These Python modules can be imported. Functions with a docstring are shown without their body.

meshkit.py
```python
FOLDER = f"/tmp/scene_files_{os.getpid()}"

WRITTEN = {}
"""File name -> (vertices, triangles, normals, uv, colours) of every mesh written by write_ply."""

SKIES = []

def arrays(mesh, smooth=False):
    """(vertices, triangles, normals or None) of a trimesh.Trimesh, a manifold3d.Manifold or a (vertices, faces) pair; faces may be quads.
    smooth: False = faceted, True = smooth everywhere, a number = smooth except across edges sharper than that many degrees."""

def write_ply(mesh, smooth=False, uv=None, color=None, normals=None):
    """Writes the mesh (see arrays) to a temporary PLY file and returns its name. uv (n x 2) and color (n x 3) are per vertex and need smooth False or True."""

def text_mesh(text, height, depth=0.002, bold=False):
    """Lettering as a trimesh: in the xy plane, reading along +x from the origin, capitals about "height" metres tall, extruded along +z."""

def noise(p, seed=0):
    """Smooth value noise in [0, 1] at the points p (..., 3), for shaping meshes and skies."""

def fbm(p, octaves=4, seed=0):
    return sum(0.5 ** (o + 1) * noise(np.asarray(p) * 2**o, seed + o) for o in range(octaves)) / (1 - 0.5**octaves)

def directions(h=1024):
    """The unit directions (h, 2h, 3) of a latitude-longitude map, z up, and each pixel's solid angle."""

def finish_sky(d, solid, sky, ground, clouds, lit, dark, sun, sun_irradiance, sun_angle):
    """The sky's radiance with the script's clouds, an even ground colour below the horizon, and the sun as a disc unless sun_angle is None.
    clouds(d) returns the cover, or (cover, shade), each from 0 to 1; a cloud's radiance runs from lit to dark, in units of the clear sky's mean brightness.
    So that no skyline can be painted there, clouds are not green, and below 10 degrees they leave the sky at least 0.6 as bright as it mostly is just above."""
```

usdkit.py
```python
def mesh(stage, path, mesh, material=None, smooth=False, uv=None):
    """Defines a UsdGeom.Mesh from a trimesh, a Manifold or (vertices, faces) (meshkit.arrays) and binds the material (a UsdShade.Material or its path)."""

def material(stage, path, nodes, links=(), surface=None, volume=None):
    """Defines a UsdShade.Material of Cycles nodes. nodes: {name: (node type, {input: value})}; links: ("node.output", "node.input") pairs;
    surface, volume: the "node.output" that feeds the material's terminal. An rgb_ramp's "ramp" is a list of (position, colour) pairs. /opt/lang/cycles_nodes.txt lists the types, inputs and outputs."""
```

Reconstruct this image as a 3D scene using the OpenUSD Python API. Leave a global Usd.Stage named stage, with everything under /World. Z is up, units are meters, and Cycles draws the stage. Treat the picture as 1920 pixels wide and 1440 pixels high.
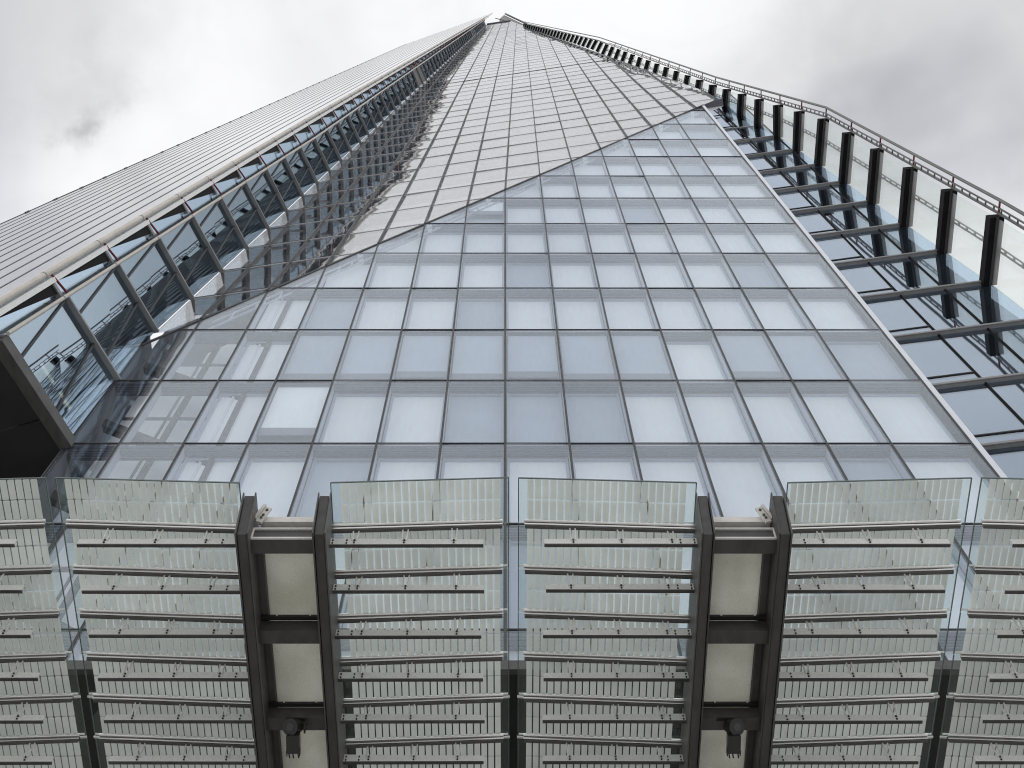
import math, random
import numpy as np
import usdkit
from pxr import Usd, UsdGeom, UsdLux, UsdShade, Gf, Sdf

random.seed(7)
rng = np.random.RandomState(11)
stage = Usd.Stage.CreateInMemory()
UsdGeom.SetStageUpAxis(stage, 'Z')
UsdGeom.SetStageMetersPerUnit(stage, 1.0)
world = UsdGeom.Xform.Define(stage, '/World')
stage.SetDefaultPrim(world.GetPrim())
UsdGeom.Scope.Define(stage, '/World/Looks')

# ------------------------------------------------------------------ camera
EYE = 1.6                                    # eye height of the photographer
PITCH = 61.0                                 # looking steeply up
cam = UsdGeom.Camera.Define(stage, '/World/camera')
cam.CreateHorizontalApertureAttr(36.0)
cam.CreateVerticalApertureAttr(27.0)
cam.CreateFocalLengthAttr(43.44)
cam.CreateClippingRangeAttr(Gf.Vec2f(0.1, 20000))
cam.CreateExposureAttr(0.15)
cx = UsdGeom.Xformable(cam)
cx.AddTranslateOp().Set(Gf.Vec3d(0, 0, EYE))
cx.AddRotateXOp().Set(90.0 + PITCH)

# ------------------------------------------------------------------ sky and sun (overcast)
SUN_EL, SUN_ROT = math.radians(36), math.radians(272)
SKY = '/World/Looks/overcast_sky'
SKY_STRENGTH = 0.1
CLOUD_SHIFT = (1.3, 6.1, 2.9)
CLOUDS = [  # direction, inner and outer radius, darkening: the darker wisps and banks in view
    ((-0.327, 0.283, 0.901), 0.000, 0.030, 0.22), ((-0.318, 0.270, 0.908), 0.000, 0.026, 0.22), ((-0.315, 0.252, 0.915), 0.000, 0.045, 0.12),
    ((-0.385, 0.190, 0.903), 0.020, 0.170, 0.20), ((-0.300, 0.200, 0.932), 0.000, 0.120, 0.07),
    ((0.330, 0.205, 0.921), 0.020, 0.190, 0.21), ((0.230, 0.235, 0.944), 0.010, 0.130, 0.08), ((0.390, 0.270, 0.880), 0.010, 0.090, 0.10),
    ((-0.150, 0.260, 0.953), 0.010, 0.090, 0.07)]
nodes = {
    'tc': ('texture_coordinate', {}),
    'sky': ('sky_texture', {'sky_type': 'single_scattering', 'sun_disc': False, 'sun_elevation': SUN_EL, 'sun_rotation': SUN_ROT}),
    'map1': ('mapping', {'location': CLOUD_SHIFT}),
    'n1': ('noise_texture', {'scale': 2.6, 'detail': 4.0, 'roughness': 0.45, 'distortion': 0.5}),
    'r1': ('rgb_ramp', {'ramp': [(0.0, (4.6, 4.75, 5.2)), (0.34, (6.2, 6.3, 6.65)), (0.46, (8.2, 8.22, 8.4)), (0.58, (9.3, 9.3, 9.38)), (1.0, (9.8, 9.8, 9.8))]}),
    'n2': ('noise_texture', {'scale': 9.0, 'detail': 6.0, 'roughness': 0.55, 'distortion': 0.6}),
    'r2': ('rgb_ramp', {'ramp': [(0.0, (0.88, 0.88, 0.89)), (0.36, (0.95, 0.95, 0.955)), (0.5, (1, 1, 1)), (1.0, (1.02, 1.02, 1.02))]}),
    'm': ('mix', {'mix_type': 'multiply', 'fac': 1.0}),
    'mx': ('mix', {'mix_type': 'mix', 'fac': 0.94}),
    'n3': ('noise_texture', {'scale': 14.0, 'detail': 6.0, 'roughness': 0.6}),
    'wo': ('vector_math', {'math_type': 'multiply_add', 'vector2': (0.13, 0.13, 0.13), 'vector3': (-0.065, -0.065, -0.065)}),
    'wp': ('vector_math', {'math_type': 'add'}),
    'bg': ('background_shader', {'strength': SKY_STRENGTH}),
}
links = [('tc.generated', 'map1.vector'), ('map1.vector', 'n1.vector'), ('map1.vector', 'n2.vector'), ('n1.fac', 'r1.fac'), ('n2.fac', 'r2.fac'),
         ('r1.color', 'm.color1'), ('r2.color', 'm.color2'), ('sky.color', 'mx.color1'), ('m.color', 'mx.color2'),
         ('tc.generated', 'n3.vector'), ('n3.color', 'wo.vector1'), ('tc.generated', 'wp.vector1'), ('wo.vector', 'wp.vector2')]
last = None
for i, (d, ra, rb, dark) in enumerate(CLOUDS):
    nodes[f'd{i}'] = ('vector_math', {'math_type': 'distance', 'vector2': d})
    nodes[f's{i}'] = ('map_range', {'range_type': 'smoothstep', 'from_min': ra, 'from_max': rb, 'to_min': 1.0 - dark, 'to_max': 1.0, 'clamp': True})
    links += [('wp.vector', f'd{i}.vector1'), (f'd{i}.value', f's{i}.value')]
    if last:
        nodes[f'p{i}'] = ('math', {'math_type': 'multiply'})
        links += [(last, f'p{i}.value1'), (f's{i}.result', f'p{i}.value2')]
        last = f'p{i}.value'
    else:
        last = f's{i}.result'
nodes['cm'] = ('mix', {'mix_type': 'multiply', 'fac': 1.0})
links += [('mx.color', 'cm.color1'), (last, 'cm.color2'), ('cm.color', 'bg.color')]
usdkit.material(stage, SKY, nodes, links, surface='bg.background')
dome = UsdLux.DomeLight.Define(stage, '/World/sky')
dome.CreateIntensityAttr(1.0)
UsdShade.MaterialBindingAPI.Apply(dome.GetPrim()).Bind(UsdShade.Material.Get(stage, SKY))
dome.GetPrim().SetCustomDataByKey('kind', 'structure')
dome.GetPrim().SetCustomDataByKey('label', 'pale overcast sky with soft grey clouds above the tower')
sun = UsdLux.DistantLight.Define(stage, '/World/sun')
sun.CreateIntensityAttr(0.25)
sun.CreateAngleAttr(45.0)
sun.CreateNormalizeAttr(True)
sun.CreateColorAttr(Gf.Vec3f(1.0, 0.97, 0.93))
sx = UsdGeom.Xformable(sun)
sx.AddRotateZOp().Set(-math.degrees(SUN_ROT))
sx.AddRotateXOp().Set(-(90 - math.degrees(SUN_EL)))


# ------------------------------------------------------------------ materials
MATS = {}


def plain(name, col, rough=0.5, metal=0.0, scale=6.0, vary=0.12, bump=0.0, spec=0.5, stretch=(1, 1, 1)):
    """A painted / metal surface with faint dirt and tone variation."""
    c = np.array(col)
    nodes = {
        'g': ('geometry', {}),
        'mp': ('mapping', {'scale': stretch}),
        'n': ('noise_texture', {'scale': scale, 'detail': 5.0, 'roughness': 0.6}),
        'r': ('rgb_ramp', {'ramp': [(0.25, tuple(c * (1 - vary))), (0.55, tuple(c)), (0.8, tuple(np.minimum(c * (1 + vary * 0.6), 0.95)))]}),
        'oi': ('object_info', {}),
        'mr': ('map_range', {'from_min': 0.0, 'from_max': 1.0, 'to_min': 1 - vary * 0.5, 'to_max': 1 + vary * 0.4}),
        'hs': ('hsv', {'hue': 0.5, 'saturation': 1.0, 'fac': 1.0}),
        'b': ('bump', {'strength': bump, 'distance': 0.01}),
        'p': ('principled_bsdf', {'roughness': rough, 'metallic': metal, 'specular_ior_level': spec}),
    }
    links = [('g.position', 'mp.vector'), ('mp.vector', 'n.vector'), ('n.fac', 'r.fac'), ('oi.random', 'mr.value'), ('r.color', 'hs.color'), ('mr.result', 'hs.value'), ('hs.color', 'p.base_color')]
    if bump:
        links += [('n.fac', 'b.height'), ('b.normal', 'p.normal')]
    MATS[name] = usdkit.material(stage, '/World/Looks/' + name, nodes, links, surface='p.BSDF')
    return MATS[name]


def glass(name, tint, r0, through, rough=0.0, wave=0.0, wave_scale=0.6, r90=0.95, power=5.0, dirt=0.0, dirt_col=(0.45, 0.45, 0.47), wave_stretch=(1, 1, 1), lean=0.0):
    """Coated pane: transparent (colour through) mixed with a mirror (colour tint); the mirror grows towards grazing."""
    nodes = {
        'lw': ('layer_weight', {'blend': 0.5}),
        'pw': ('math', {'math_type': 'power', 'value2': power}),
        'mr': ('map_range', {'from_min': 0.0, 'from_max': 1.0, 'to_min': r0, 'to_max': r90, 'clamp': True}),
        't': ('transparent_bsdf', {'color': through}),
        'gl': ('glossy_bsdf', {'color': tint, 'roughness': rough}),
        'mix': ('mix_closure', {}),
    }
    links = [('lw.facing', 'pw.value1'), ('pw.value', 'mr.value'), ('mr.result', 'mix.fac'), ('t.BSDF', 'mix.closure1'), ('gl.BSDF', 'mix.closure2')]
    out = 'mix.closure'
    if wave or dirt:
        nodes['g'] = ('geometry', {})
    if wave:
        nodes['mp'] = ('mapping', {'scale': wave_stretch})
        nodes['n'] = ('noise_texture', {'scale': wave_scale, 'detail': 1.0, 'roughness': 0.4})
        nodes['b'] = ('bump', {'strength': 1.0, 'distance': wave})
        links += [('g.position', 'mp.vector'), ('mp.vector', 'n.vector'), ('n.fac', 'b.height'), ('b.normal', 'gl.normal')]
        if lean:
            nodes['lz'] = ('separate_xyz', {})
            nodes['lm'] = ('map_range', {'from_min': 58.0, 'from_max': 120.0, 'to_min': lean, 'to_max': 0.0, 'clamp': True})
            nodes['lc'] = ('combine_xyz', {'x': 0.0, 'y': 0.0})
            nodes['la'] = ('vector_math', {'math_type': 'add'})
            nodes['ln'] = ('vector_math', {'math_type': 'normalize'})
            links += [('g.position', 'lz.vector'), ('lz.z', 'lm.value'), ('lm.result', 'lc.z'), ('lc.vector', 'la.vector2'), ('g.normal', 'la.vector1'), ('la.vector', 'ln.vector1'), ('ln.vector', 'b.normal')]
    if dirt:
        nodes['dm'] = ('mapping', {'scale': (5.0, 5.0, 0.35)})
        nodes['dn'] = ('noise_texture', {'scale': 1.6, 'detail': 6.0, 'roughness': 0.65})
        nodes['dr'] = ('map_range', {'from_min': 0.42, 'from_max': 0.78, 'to_min': dirt * 0.15, 'to_max': dirt, 'clamp': True})
        nodes['dd'] = ('diffuse_bsdf', {'color': dirt_col})
        nodes['dx'] = ('mix_closure', {})
        links += [('g.position', 'dm.vector'), ('dm.vector', 'dn.vector'), ('dn.fac', 'dr.value'), ('dr.result', 'dx.fac'), ('mix.closure', 'dx.closure1'), ('dd.BSDF', 'dx.closure2')]
        out = 'dx.closure'
    MATS[name] = usdkit.material(stage, '/World/Looks/' + name, nodes, links, surface=out)
    return MATS[name]


plain('dark_steel', (0.074, 0.071, 0.069), rough=0.5, scale=2.2, vary=0.38, stretch=(3, 1, 3))
plain('mid_steel', (0.105, 0.103, 0.10), rough=0.5, scale=9, vary=0.2)
plain('galvanised', (0.74, 0.74, 0.72), rough=0.45, scale=30, vary=0.15)
plain('polished_metal', (0.92, 0.92, 0.91), rough=0.22, metal=1.0, vary=0.05)
plain('pale_flange', (0.72, 0.72, 0.70), rough=0.4, vary=0.1)
plain('mullion_grey', (0.036, 0.036, 0.039), rough=0.5, vary=0.2)
plain('bar_grey', (0.26, 0.255, 0.255), rough=0.5, vary=0.15, scale=3)
plain('black_post', (0.010, 0.009, 0.010), rough=0.7, vary=0.3, spec=0.12)
plain('cream_pipe', (0.56, 0.52, 0.46), rough=0.45, vary=0.15, scale=2)
plain('red_paint', (0.16, 0.012, 0.020), rough=0.5, vary=0.2)
plain('white_trim', (0.74, 0.77, 0.83), rough=0.35, vary=0.06)
plain('grille_grey', (0.20, 0.205, 0.26), rough=0.5, vary=0.15, scale=2)
plain('brown_steel', (0.035, 0.032, 0.027), rough=0.6, vary=0.2)
plain('joint_grey', (0.34, 0.345, 0.36), rough=0.4, vary=0.25, scale=1.2)
plain('step_grey', (0.17, 0.175, 0.195), rough=0.5, vary=0.1, scale=2)
plain('inner_frame', (0.40, 0.44, 0.52), rough=0.4, vary=0.12, scale=2.5, stretch=(1, 1, 6))
plain('floor_edge_grey', (0.10, 0.10, 0.135), rough=0.5, vary=0.2, scale=2, stretch=(1, 1, 14))
plain('blind_white', (0.93, 0.945, 0.965), rough=0.8, vary=0.05, scale=1.1)
plain('blind_grey', (0.48, 0.535, 0.62), rough=0.8, vary=0.07, scale=1.1)
plain('landing_grey', (0.17, 0.175, 0.18), rough=0.8, vary=0.25, scale=0.8)
plain('bottom_rail_grey', (0.22, 0.235, 0.27), rough=0.7, vary=0.1)
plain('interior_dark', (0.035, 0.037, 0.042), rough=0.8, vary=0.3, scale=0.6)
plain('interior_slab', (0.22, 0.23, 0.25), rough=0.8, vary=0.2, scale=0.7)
plain('black_soffit', (0.030, 0.028, 0.028), rough=0.45, vary=0.3, scale=0.8)
plain('louvre_grey', (0.10, 0.10, 0.105), rough=0.6, vary=0.15)
plain('paving_stone', (0.52, 0.51, 0.49), rough=0.8, vary=0.2, scale=0.7)
plain('lamp_black', (0.022, 0.022, 0.022), rough=0.35, vary=0.2)
plain('clamp_white', (0.70, 0.68, 0.64), rough=0.45, vary=0.15, scale=12)
plain('upper_backing', (0.66, 0.67, 0.70), rough=0.8, vary=0.06, scale=0.5)

glass('window_glass', (0.88, 0.94, 1.0), 0.125, (0.965, 0.985, 1.0), wave=0.008, wave_scale=0.5, dirt=0.03, dirt_col=(0.4, 0.41, 0.44), r90=0.6)
glass('panel_glass', (0.97, 0.975, 0.985), 0.29, (0.97, 0.975, 0.985), wave=0.005, wave_scale=0.6, dirt=0.03, r90=0.74, lean=0.036)
glass('wing_glass', (0.75, 0.89, 1.0), 0.80, (0.55, 0.62, 0.68), wave=0.003, wave_scale=0.3, r90=0.02, power=1.5)
glass('blue_glass', (0.76, 0.84, 0.95), 0.34, (0.70, 0.78, 0.84), wave=0.004, wave_scale=0.4)
glass('strip_glass', (0.97, 0.97, 0.98), 0.55, (0.75, 0.78, 0.8), wave=0.006, wave_scale=0.2, dirt=0.12, power=3.0, dirt_col=(0.6, 0.6, 0.6))
# milky fin glass: clear with a light frit
usdkit.material(stage, '/World/Looks/fin_glass', {
    'lw': ('layer_weight', {'blend': 0.5}), 'pw': ('math', {'math_type': 'power', 'value2': 5.0}),
    'mr': ('map_range', {'to_min': 0.035, 'to_max': 0.16, 'clamp': True}),
    't': ('transparent_bsdf', {'color': (0.945, 0.972, 0.958)}), 'tl': ('translucent_bsdf', {'color': (0.92, 0.90, 0.88)}),
    'gl': ('glossy_bsdf', {'color': (0.85, 0.95, 0.93), 'roughness': 0.0}),
    'a': ('mix_closure', {'fac': 0.13}), 'm': ('mix_closure', {}),
}, [('lw.facing', 'pw.value1'), ('pw.value', 'mr.value'), ('mr.result', 'm.fac'), ('t.BSDF', 'a.closure1'), ('tl.BSDF', 'a.closure2'), ('a.closure', 'm.closure1'), ('gl.BSDF', 'm.closure2')], surface='m.closure')
MATS['fin_glass'] = UsdShade.Material.Get(stage, '/World/Looks/fin_glass')
# canopy glass: clear with printed rows of small pale rectangles (st is in cells)
def frit(name, count):
    usdkit.material(stage, '/World/Looks/' + name, {
    'uv': ('uvmap', {'attribute': 'st'}), 'sp': ('separate_xyz', {}),
    'fu': ('math', {'math_type': 'fraction'}), 'fv': ('math', {'math_type': 'fraction'}),
    'lu': ('math', {'math_type': 'less_than', 'value2': 0.80}), 'lv': ('math', {'math_type': 'less_than', 'value2': 0.945}),
    'gu': ('math', {'math_type': 'greater_than', 'value2': 0.0}), 'eu': ('math', {'math_type': 'less_than', 'value2': float(count)}),
    'gv': ('math', {'math_type': 'greater_than', 'value2': 0.0}), 'ev': ('math', {'math_type': 'less_than', 'value2': 2.0}),
    'm1': ('math', {'math_type': 'multiply'}), 'm2': ('math', {'math_type': 'multiply'}), 'm3': ('math', {'math_type': 'multiply'}),
    'm4': ('math', {'math_type': 'multiply'}), 'm5': ('math', {'math_type': 'multiply'}), 'm6': ('math', {'math_type': 'multiply'}),
    'g': ('geometry', {}), 'n': ('noise_texture', {'scale': 2.2, 'detail': 5.0, 'roughness': 0.6}),
    'fr': ('rgb_ramp', {'ramp': [(0.3, (0.66, 0.68, 0.645)), (0.6, (0.74, 0.755, 0.725)), (0.8, (0.79, 0.80, 0.775))]}),
    'n2': ('noise_texture', {'scale': 1.3, 'detail': 6.0, 'roughness': 0.65}), 'nr': ('map_range', {'from_min': 0.3, 'from_max': 0.7, 'to_min': 0.66, 'to_max': 0.88, 'clamp': True}),
    'oi': ('object_info', {}), 'om': ('map_range', {'to_min': 0.88, 'to_max': 1.06}), 'hs': ('hsv', {'hue': 0.5, 'saturation': 1.0, 'fac': 1.0}),
    'd': ('diffuse_bsdf', {}), 'tl': ('translucent_bsdf', {}), 'fx': ('mix_closure', {'fac': 0.55}),
    'lw': ('layer_weight', {'blend': 0.5}), 'pw': ('math', {'math_type': 'power', 'value2': 5.0}),
    'mr': ('map_range', {'to_min': 0.05, 'to_max': 0.9, 'clamp': True}),
    't': ('transparent_bsdf', {'color': (0.93, 0.965, 0.95)}), 'gl': ('glossy_bsdf', {'color': (0.9, 0.97, 0.95), 'roughness': 0.0}),
    'gx': ('mix_closure', {}), 'out': ('mix_closure', {}),
}, [('uv.UV', 'sp.vector'), ('sp.x', 'fu.value1'), ('sp.y', 'fv.value1'), ('fu.value', 'lu.value1'), ('fv.value', 'lv.value1'), ('sp.x', 'gu.value1'), ('sp.x', 'eu.value1'),
    ('sp.y', 'gv.value1'), ('sp.y', 'ev.value1'), ('lu.value', 'm1.value1'), ('lv.value', 'm1.value2'), ('gu.value', 'm2.value1'), ('eu.value', 'm2.value2'), ('gv.value', 'm3.value1'), ('ev.value', 'm3.value2'),
    ('m1.value', 'm4.value1'), ('m2.value', 'm4.value2'), ('m3.value', 'm5.value1'), ('m4.value', 'm5.value2'), ('m5.value', 'm6.value1'),
    ('g.position', 'n.vector'), ('n.fac', 'fr.fac'), ('g.position', 'n2.vector'), ('n2.fac', 'nr.value'), ('nr.result', 'm6.value2'), ('oi.random', 'om.value'), ('om.result', 'hs.value'), ('fr.color', 'hs.color'), ('hs.color', 'd.color'), ('hs.color', 'tl.color'), ('d.BSDF', 'fx.closure1'), ('tl.BSDF', 'fx.closure2'),
    ('lw.facing', 'pw.value1'), ('pw.value', 'mr.value'), ('mr.result', 'gx.fac'), ('t.BSDF', 'gx.closure1'), ('gl.BSDF', 'gx.closure2'),
    ('gx.closure', 'out.closure1'), ('fx.closure', 'out.closure2'), ('m6.value', 'out.fac')], surface='out.closure')
    MATS[name] = UsdShade.Material.Get(stage, '/World/Looks/' + name)


frit('fritted_glass', 21)
frit('fritted_glass_wide', 23)
# pale translucent soffit sheet, speckled
usdkit.material(stage, '/World/Looks/soffit_beige', {
    'g': ('geometry', {}), 'n': ('noise_texture', {'scale': 60.0, 'detail': 3.0}), 'n2': ('noise_texture', {'scale': 1.4, 'detail': 4.0}),
    'r': ('rgb_ramp', {'ramp': [(0.3, (0.74, 0.735, 0.68)), (0.7, (0.88, 0.875, 0.815))]}), 'r2': ('rgb_ramp', {'ramp': [(0.3, (0.80, 0.80, 0.77)), (0.65, (1, 1, 1))]}),
    'm': ('mix', {'mix_type': 'multiply', 'fac': 1.0}),
    'd': ('diffuse_bsdf', {}), 'tl': ('translucent_bsdf', {}), 'x': ('mix_closure', {'fac': 0.72}),
}, [('g.position', 'n.vector'), ('g.position', 'n2.vector'), ('n.fac', 'r.fac'), ('n2.fac', 'r2.fac'), ('r.color', 'm.color1'), ('r2.color', 'm.color2'), ('m.color', 'd.color'), ('m.color', 'tl.color'),
    ('d.BSDF', 'x.closure1'), ('tl.BSDF', 'x.closure2')], surface='x.closure')
usdkit.material(stage, '/World/Looks/joint_white', {'d': ('diffuse_bsdf', {'color': (0.85, 0.85, 0.84)}), 'tl': ('translucent_bsdf', {'color': (0.88, 0.88, 0.87)}), 'x': ('mix_closure', {'fac': 0.75})},
                [('d.BSDF', 'x.closure1'), ('tl.BSDF', 'x.closure2')], surface='x.closure')
MATS['joint_white'] = UsdShade.Material.Get(stage, '/World/Looks/joint_white')
plain('glass_edge', (0.10, 0.13, 0.12), rough=0.3, vary=0.1)
MATS['soffit_beige'] = UsdShade.Material.Get(stage, '/World/Looks/soffit_beige')
usdkit.material(stage, '/World/Looks/lamp_warm', {'e': ('emission', {'color': (1.0, 0.80, 0.42), 'strength': 1.4})}, surface='e.emission')
MATS['lamp_warm'] = UsdShade.Material.Get(stage, '/World/Looks/lamp_warm')
usdkit.material(stage, '/World/Looks/lens_glass', {'p': ('principled_bsdf', {'base_color': (0.06, 0.06, 0.065), 'roughness': 0.05, 'metallic': 0.3})}, surface='p.BSDF')
MATS['lens_glass'] = UsdShade.Material.Get(stage, '/World/Looks/lens_glass')

# ------------------------------------------------------------------ naming helpers
USED = {}
BASE = {'': np.zeros(3)}


def path_for(parent, name):
    key = (parent, name)
    n = USED.get(key, 0)
    USED[key] = n + 1
    return f'{parent}/{name}' + (f'_{n:03d}' if n else '')


def data(prim, **kw):
    for k, v in kw.items():
        if v:
            prim.SetCustomDataByKey(k, v)


def thing(name, label, cat, loc, group=None, kind=None):
    p = path_for('/World', name)
    x = UsdGeom.Xform.Define(stage, p)
    x.AddTranslateOp().Set(Gf.Vec3d(*map(float, loc)))
    data(x.GetPrim(), label=label, category=cat, group=group, kind=kind)
    BASE[p] = np.array(loc, float)
    return p


def part(parent, name, mesh, mat, label=None, kind=None, uv=None, smooth=False):
    """Mesh in world metres (eye-relative z already lifted); becomes a part below parent."""
    v, f = mesh
    top = '/'.join(parent.split('/')[:3])
    p = path_for(parent, name)
    m = usdkit.mesh(stage, p, (np.asarray(v, float) - BASE[top], np.asarray(f, int)), MATS[mat], smooth=smooth, uv=uv)
    data(m.GetPrim(), label=label, kind=kind)
    return p


# ------------------------------------------------------------------ mesh helpers (eye-relative coordinates in, world out)
LIFT = np.array([0, 0, EYE])


def unit(v):
    v = np.asarray(v, float)
    return v / np.linalg.norm(v)


def prism(poly, off):
    """Planar convex polygon swept by the vector off."""
    a = np.asarray(poly, float)
    n = len(a)
    v = np.vstack([a, a + np.asarray(off, float)]) + LIFT
    f = [(0, i + 1, i) for i in range(1, n - 1)] + [(n, n + i, n + i + 1) for i in range(1, n - 1)]
    for i in range(n):
        j = (i + 1) % n
        f += [(i, j, n + j), (i, n + j, n + i)]
    return v, np.array(f)


def bar(p, q, a, b, wa, wb):
    """Box from p to q; cross-section wa along a, wb along b (centred)."""
    p, q, a, b = (np.asarray(x, float) for x in (p, q, a, b))
    a, b = unit(a) * wa / 2, unit(b) * wb / 2
    return prism([p - a - b, p + a - b, p + a + b, p - a + b], q - p)


def box(lo, hi):
    lo, hi = np.asarray(lo, float), np.asarray(hi, float)
    return prism([(lo[0], lo[1], lo[2]), (hi[0], lo[1], lo[2]), (hi[0], hi[1], lo[2]), (lo[0], hi[1], lo[2])], (0, 0, hi[2] - lo[2]))


def tube(pts, r, sides=8):
    pts = np.asarray(pts, float)
    v, f = [], []
    n = len(pts)
    t0 = unit(pts[1] - pts[0])
    a = np.cross(t0, [0, 0, 1.0] if abs(t0[2]) < 0.9 else [1.0, 0, 0])
    a = unit(a)
    b = np.cross(t0, a)
    for p in pts:
        for k in range(sides):
            w = 2 * math.pi * k / sides
            v.append(p + r * (math.cos(w) * a + math.sin(w) * b))
    for i in range(n - 1):
        for k in range(sides):
            j = (k + 1) % sides
            f += [(i * sides + k, i * sides + j, (i + 1) * sides + j), (i * sides + k, (i + 1) * sides + j, (i + 1) * sides + k)]
    for i, flip in ((0, True), (n - 1, False)):
        for k in range(1, sides - 1):
            t = (i * sides, i * sides + k, i * sides + k + 1)
            f.append(t[::-1] if flip else t)
    return np.array(v) + LIFT, np.array(f)


def join(ms):
    v, f, n = [], [], 0
    for a, b in ms:
        v.append(a)
        f.append(np.asarray(b) + n)
        n += len(a)
    return np.vstack(v), np.vstack(f)


def cut(poly, n, d):
    """Clip a convex 2D polygon to n.x <= d."""
    out = []
    m = len(poly)
    for i in range(m):
        p, q = np.asarray(poly[i], float), np.asarray(poly[(i + 1) % m], float)
        sp, sq = p @ n - d, q @ n - d
        if sp <= 1e-9:
            out.append(p)
        if (sp < -1e-9 and sq > 1e-9) or (sp > 1e-9 and sq < -1e-9):
            out.append(p + (q - p) * sp / (sp - sq))
    return out if len(out) > 2 else []


def area2(poly):
    p = np.array(poly)
    x, y = p[:, 0], p[:, 1]
    return abs(np.dot(x, np.roll(y, -1)) - np.dot(y, np.roll(x, -1))) / 2


# ------------------------------------------------------------------ ground
def ground_sheet():
    v = np.array([(-3000, -3000, 0), (3000, -3000, 0), (3000, 3000, 0), (-3000, 3000, 0)], float)
    m = usdkit.mesh(stage, '/World/plaza_ground', (v, np.array([(0, 1, 2), (0, 2, 3)])), MATS['paving_stone'])
    data(m.GetPrim(), kind='structure', label='grey paved plaza in front of the tower')


ground_sheet()

# ------------------------------------------------------------------ tower layout
# front bay plane: module 1.5 m across (k), storey 3.77 m up (n), leaning back about 6 degrees
O1 = np.array([-0.158, 15.182, 24.540])
V1 = np.array([-0.01958, 0.39824, 3.76897])     # one storey along the leaning front
HS = V1[2]


def zf(n):
    return O1[2] + HS * n


def p1(k, n, e=0.0):
    """Point on the front bay, e metres behind its glass."""
    return O1 + np.array([1.5, 0, 0]) * k + V1 * n + np.array([0, 1, 0]) * e


KL, KR = -6.80, 7.25                              # left and right edge of the front bay
N0 = -2.27                                        # its bottom edge
DA, DB = 6.36, 0.69                               # its slanting top edge: n = DA + DB k


def diag(k):
    return DA + DB * k


# main sloping face above the slanting edge
N2 = np.array([-0.14466547, -0.97195814, 0.18538955])
V2 = np.array([0.00573829, 0.18653321, 0.9824319])
V2 = V2 / V2[2]                                   # per metre of height
D0 = p1(0, DA)
U2 = np.array([0.98910415, -0.14721747, 0.0])


def y2(x, z):
    return (N2 @ D0 - N2[0] * x - N2[2] * z) / N2[1]


def m2(k, z, e=0.0):
    """Point on mullion k of the main face at height z."""
    d = p1(k, diag(k))
    p = d + V2 * (z - d[2])
    return p - N2 * e


def corner(z):
    """Inner corner between the front and the glazed side return."""
    if z <= zf(1.75):
        q = p1(KL, (z - O1[2]) / HS)
        return np.array([-10.36, q[1], z])
    x = -10.36 + (z - 32.1) * 0.02372
    return np.array([x, y2(x, z), z])


WD = np.array([-0.36, -0.933, 0.0])               # the return runs towards the viewer
WN = np.array([0.933, -0.36, 0.0])                # its outward side


def wing(z):
    """Outer edge of the glazed return."""
    zs = [24.54, 62.0, 240.0, 300.0]
    return np.array([np.interp(z, zs, [-11.42, -10.342, -5.843, -4.33]) - (24.54 - min(z, 24.54)) * 0.027,
                     np.interp(z, zs, [12.43, 19.891, 53.93, 65.40]) - (24.54 - min(z, 24.54)) * 0.195, z])


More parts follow.
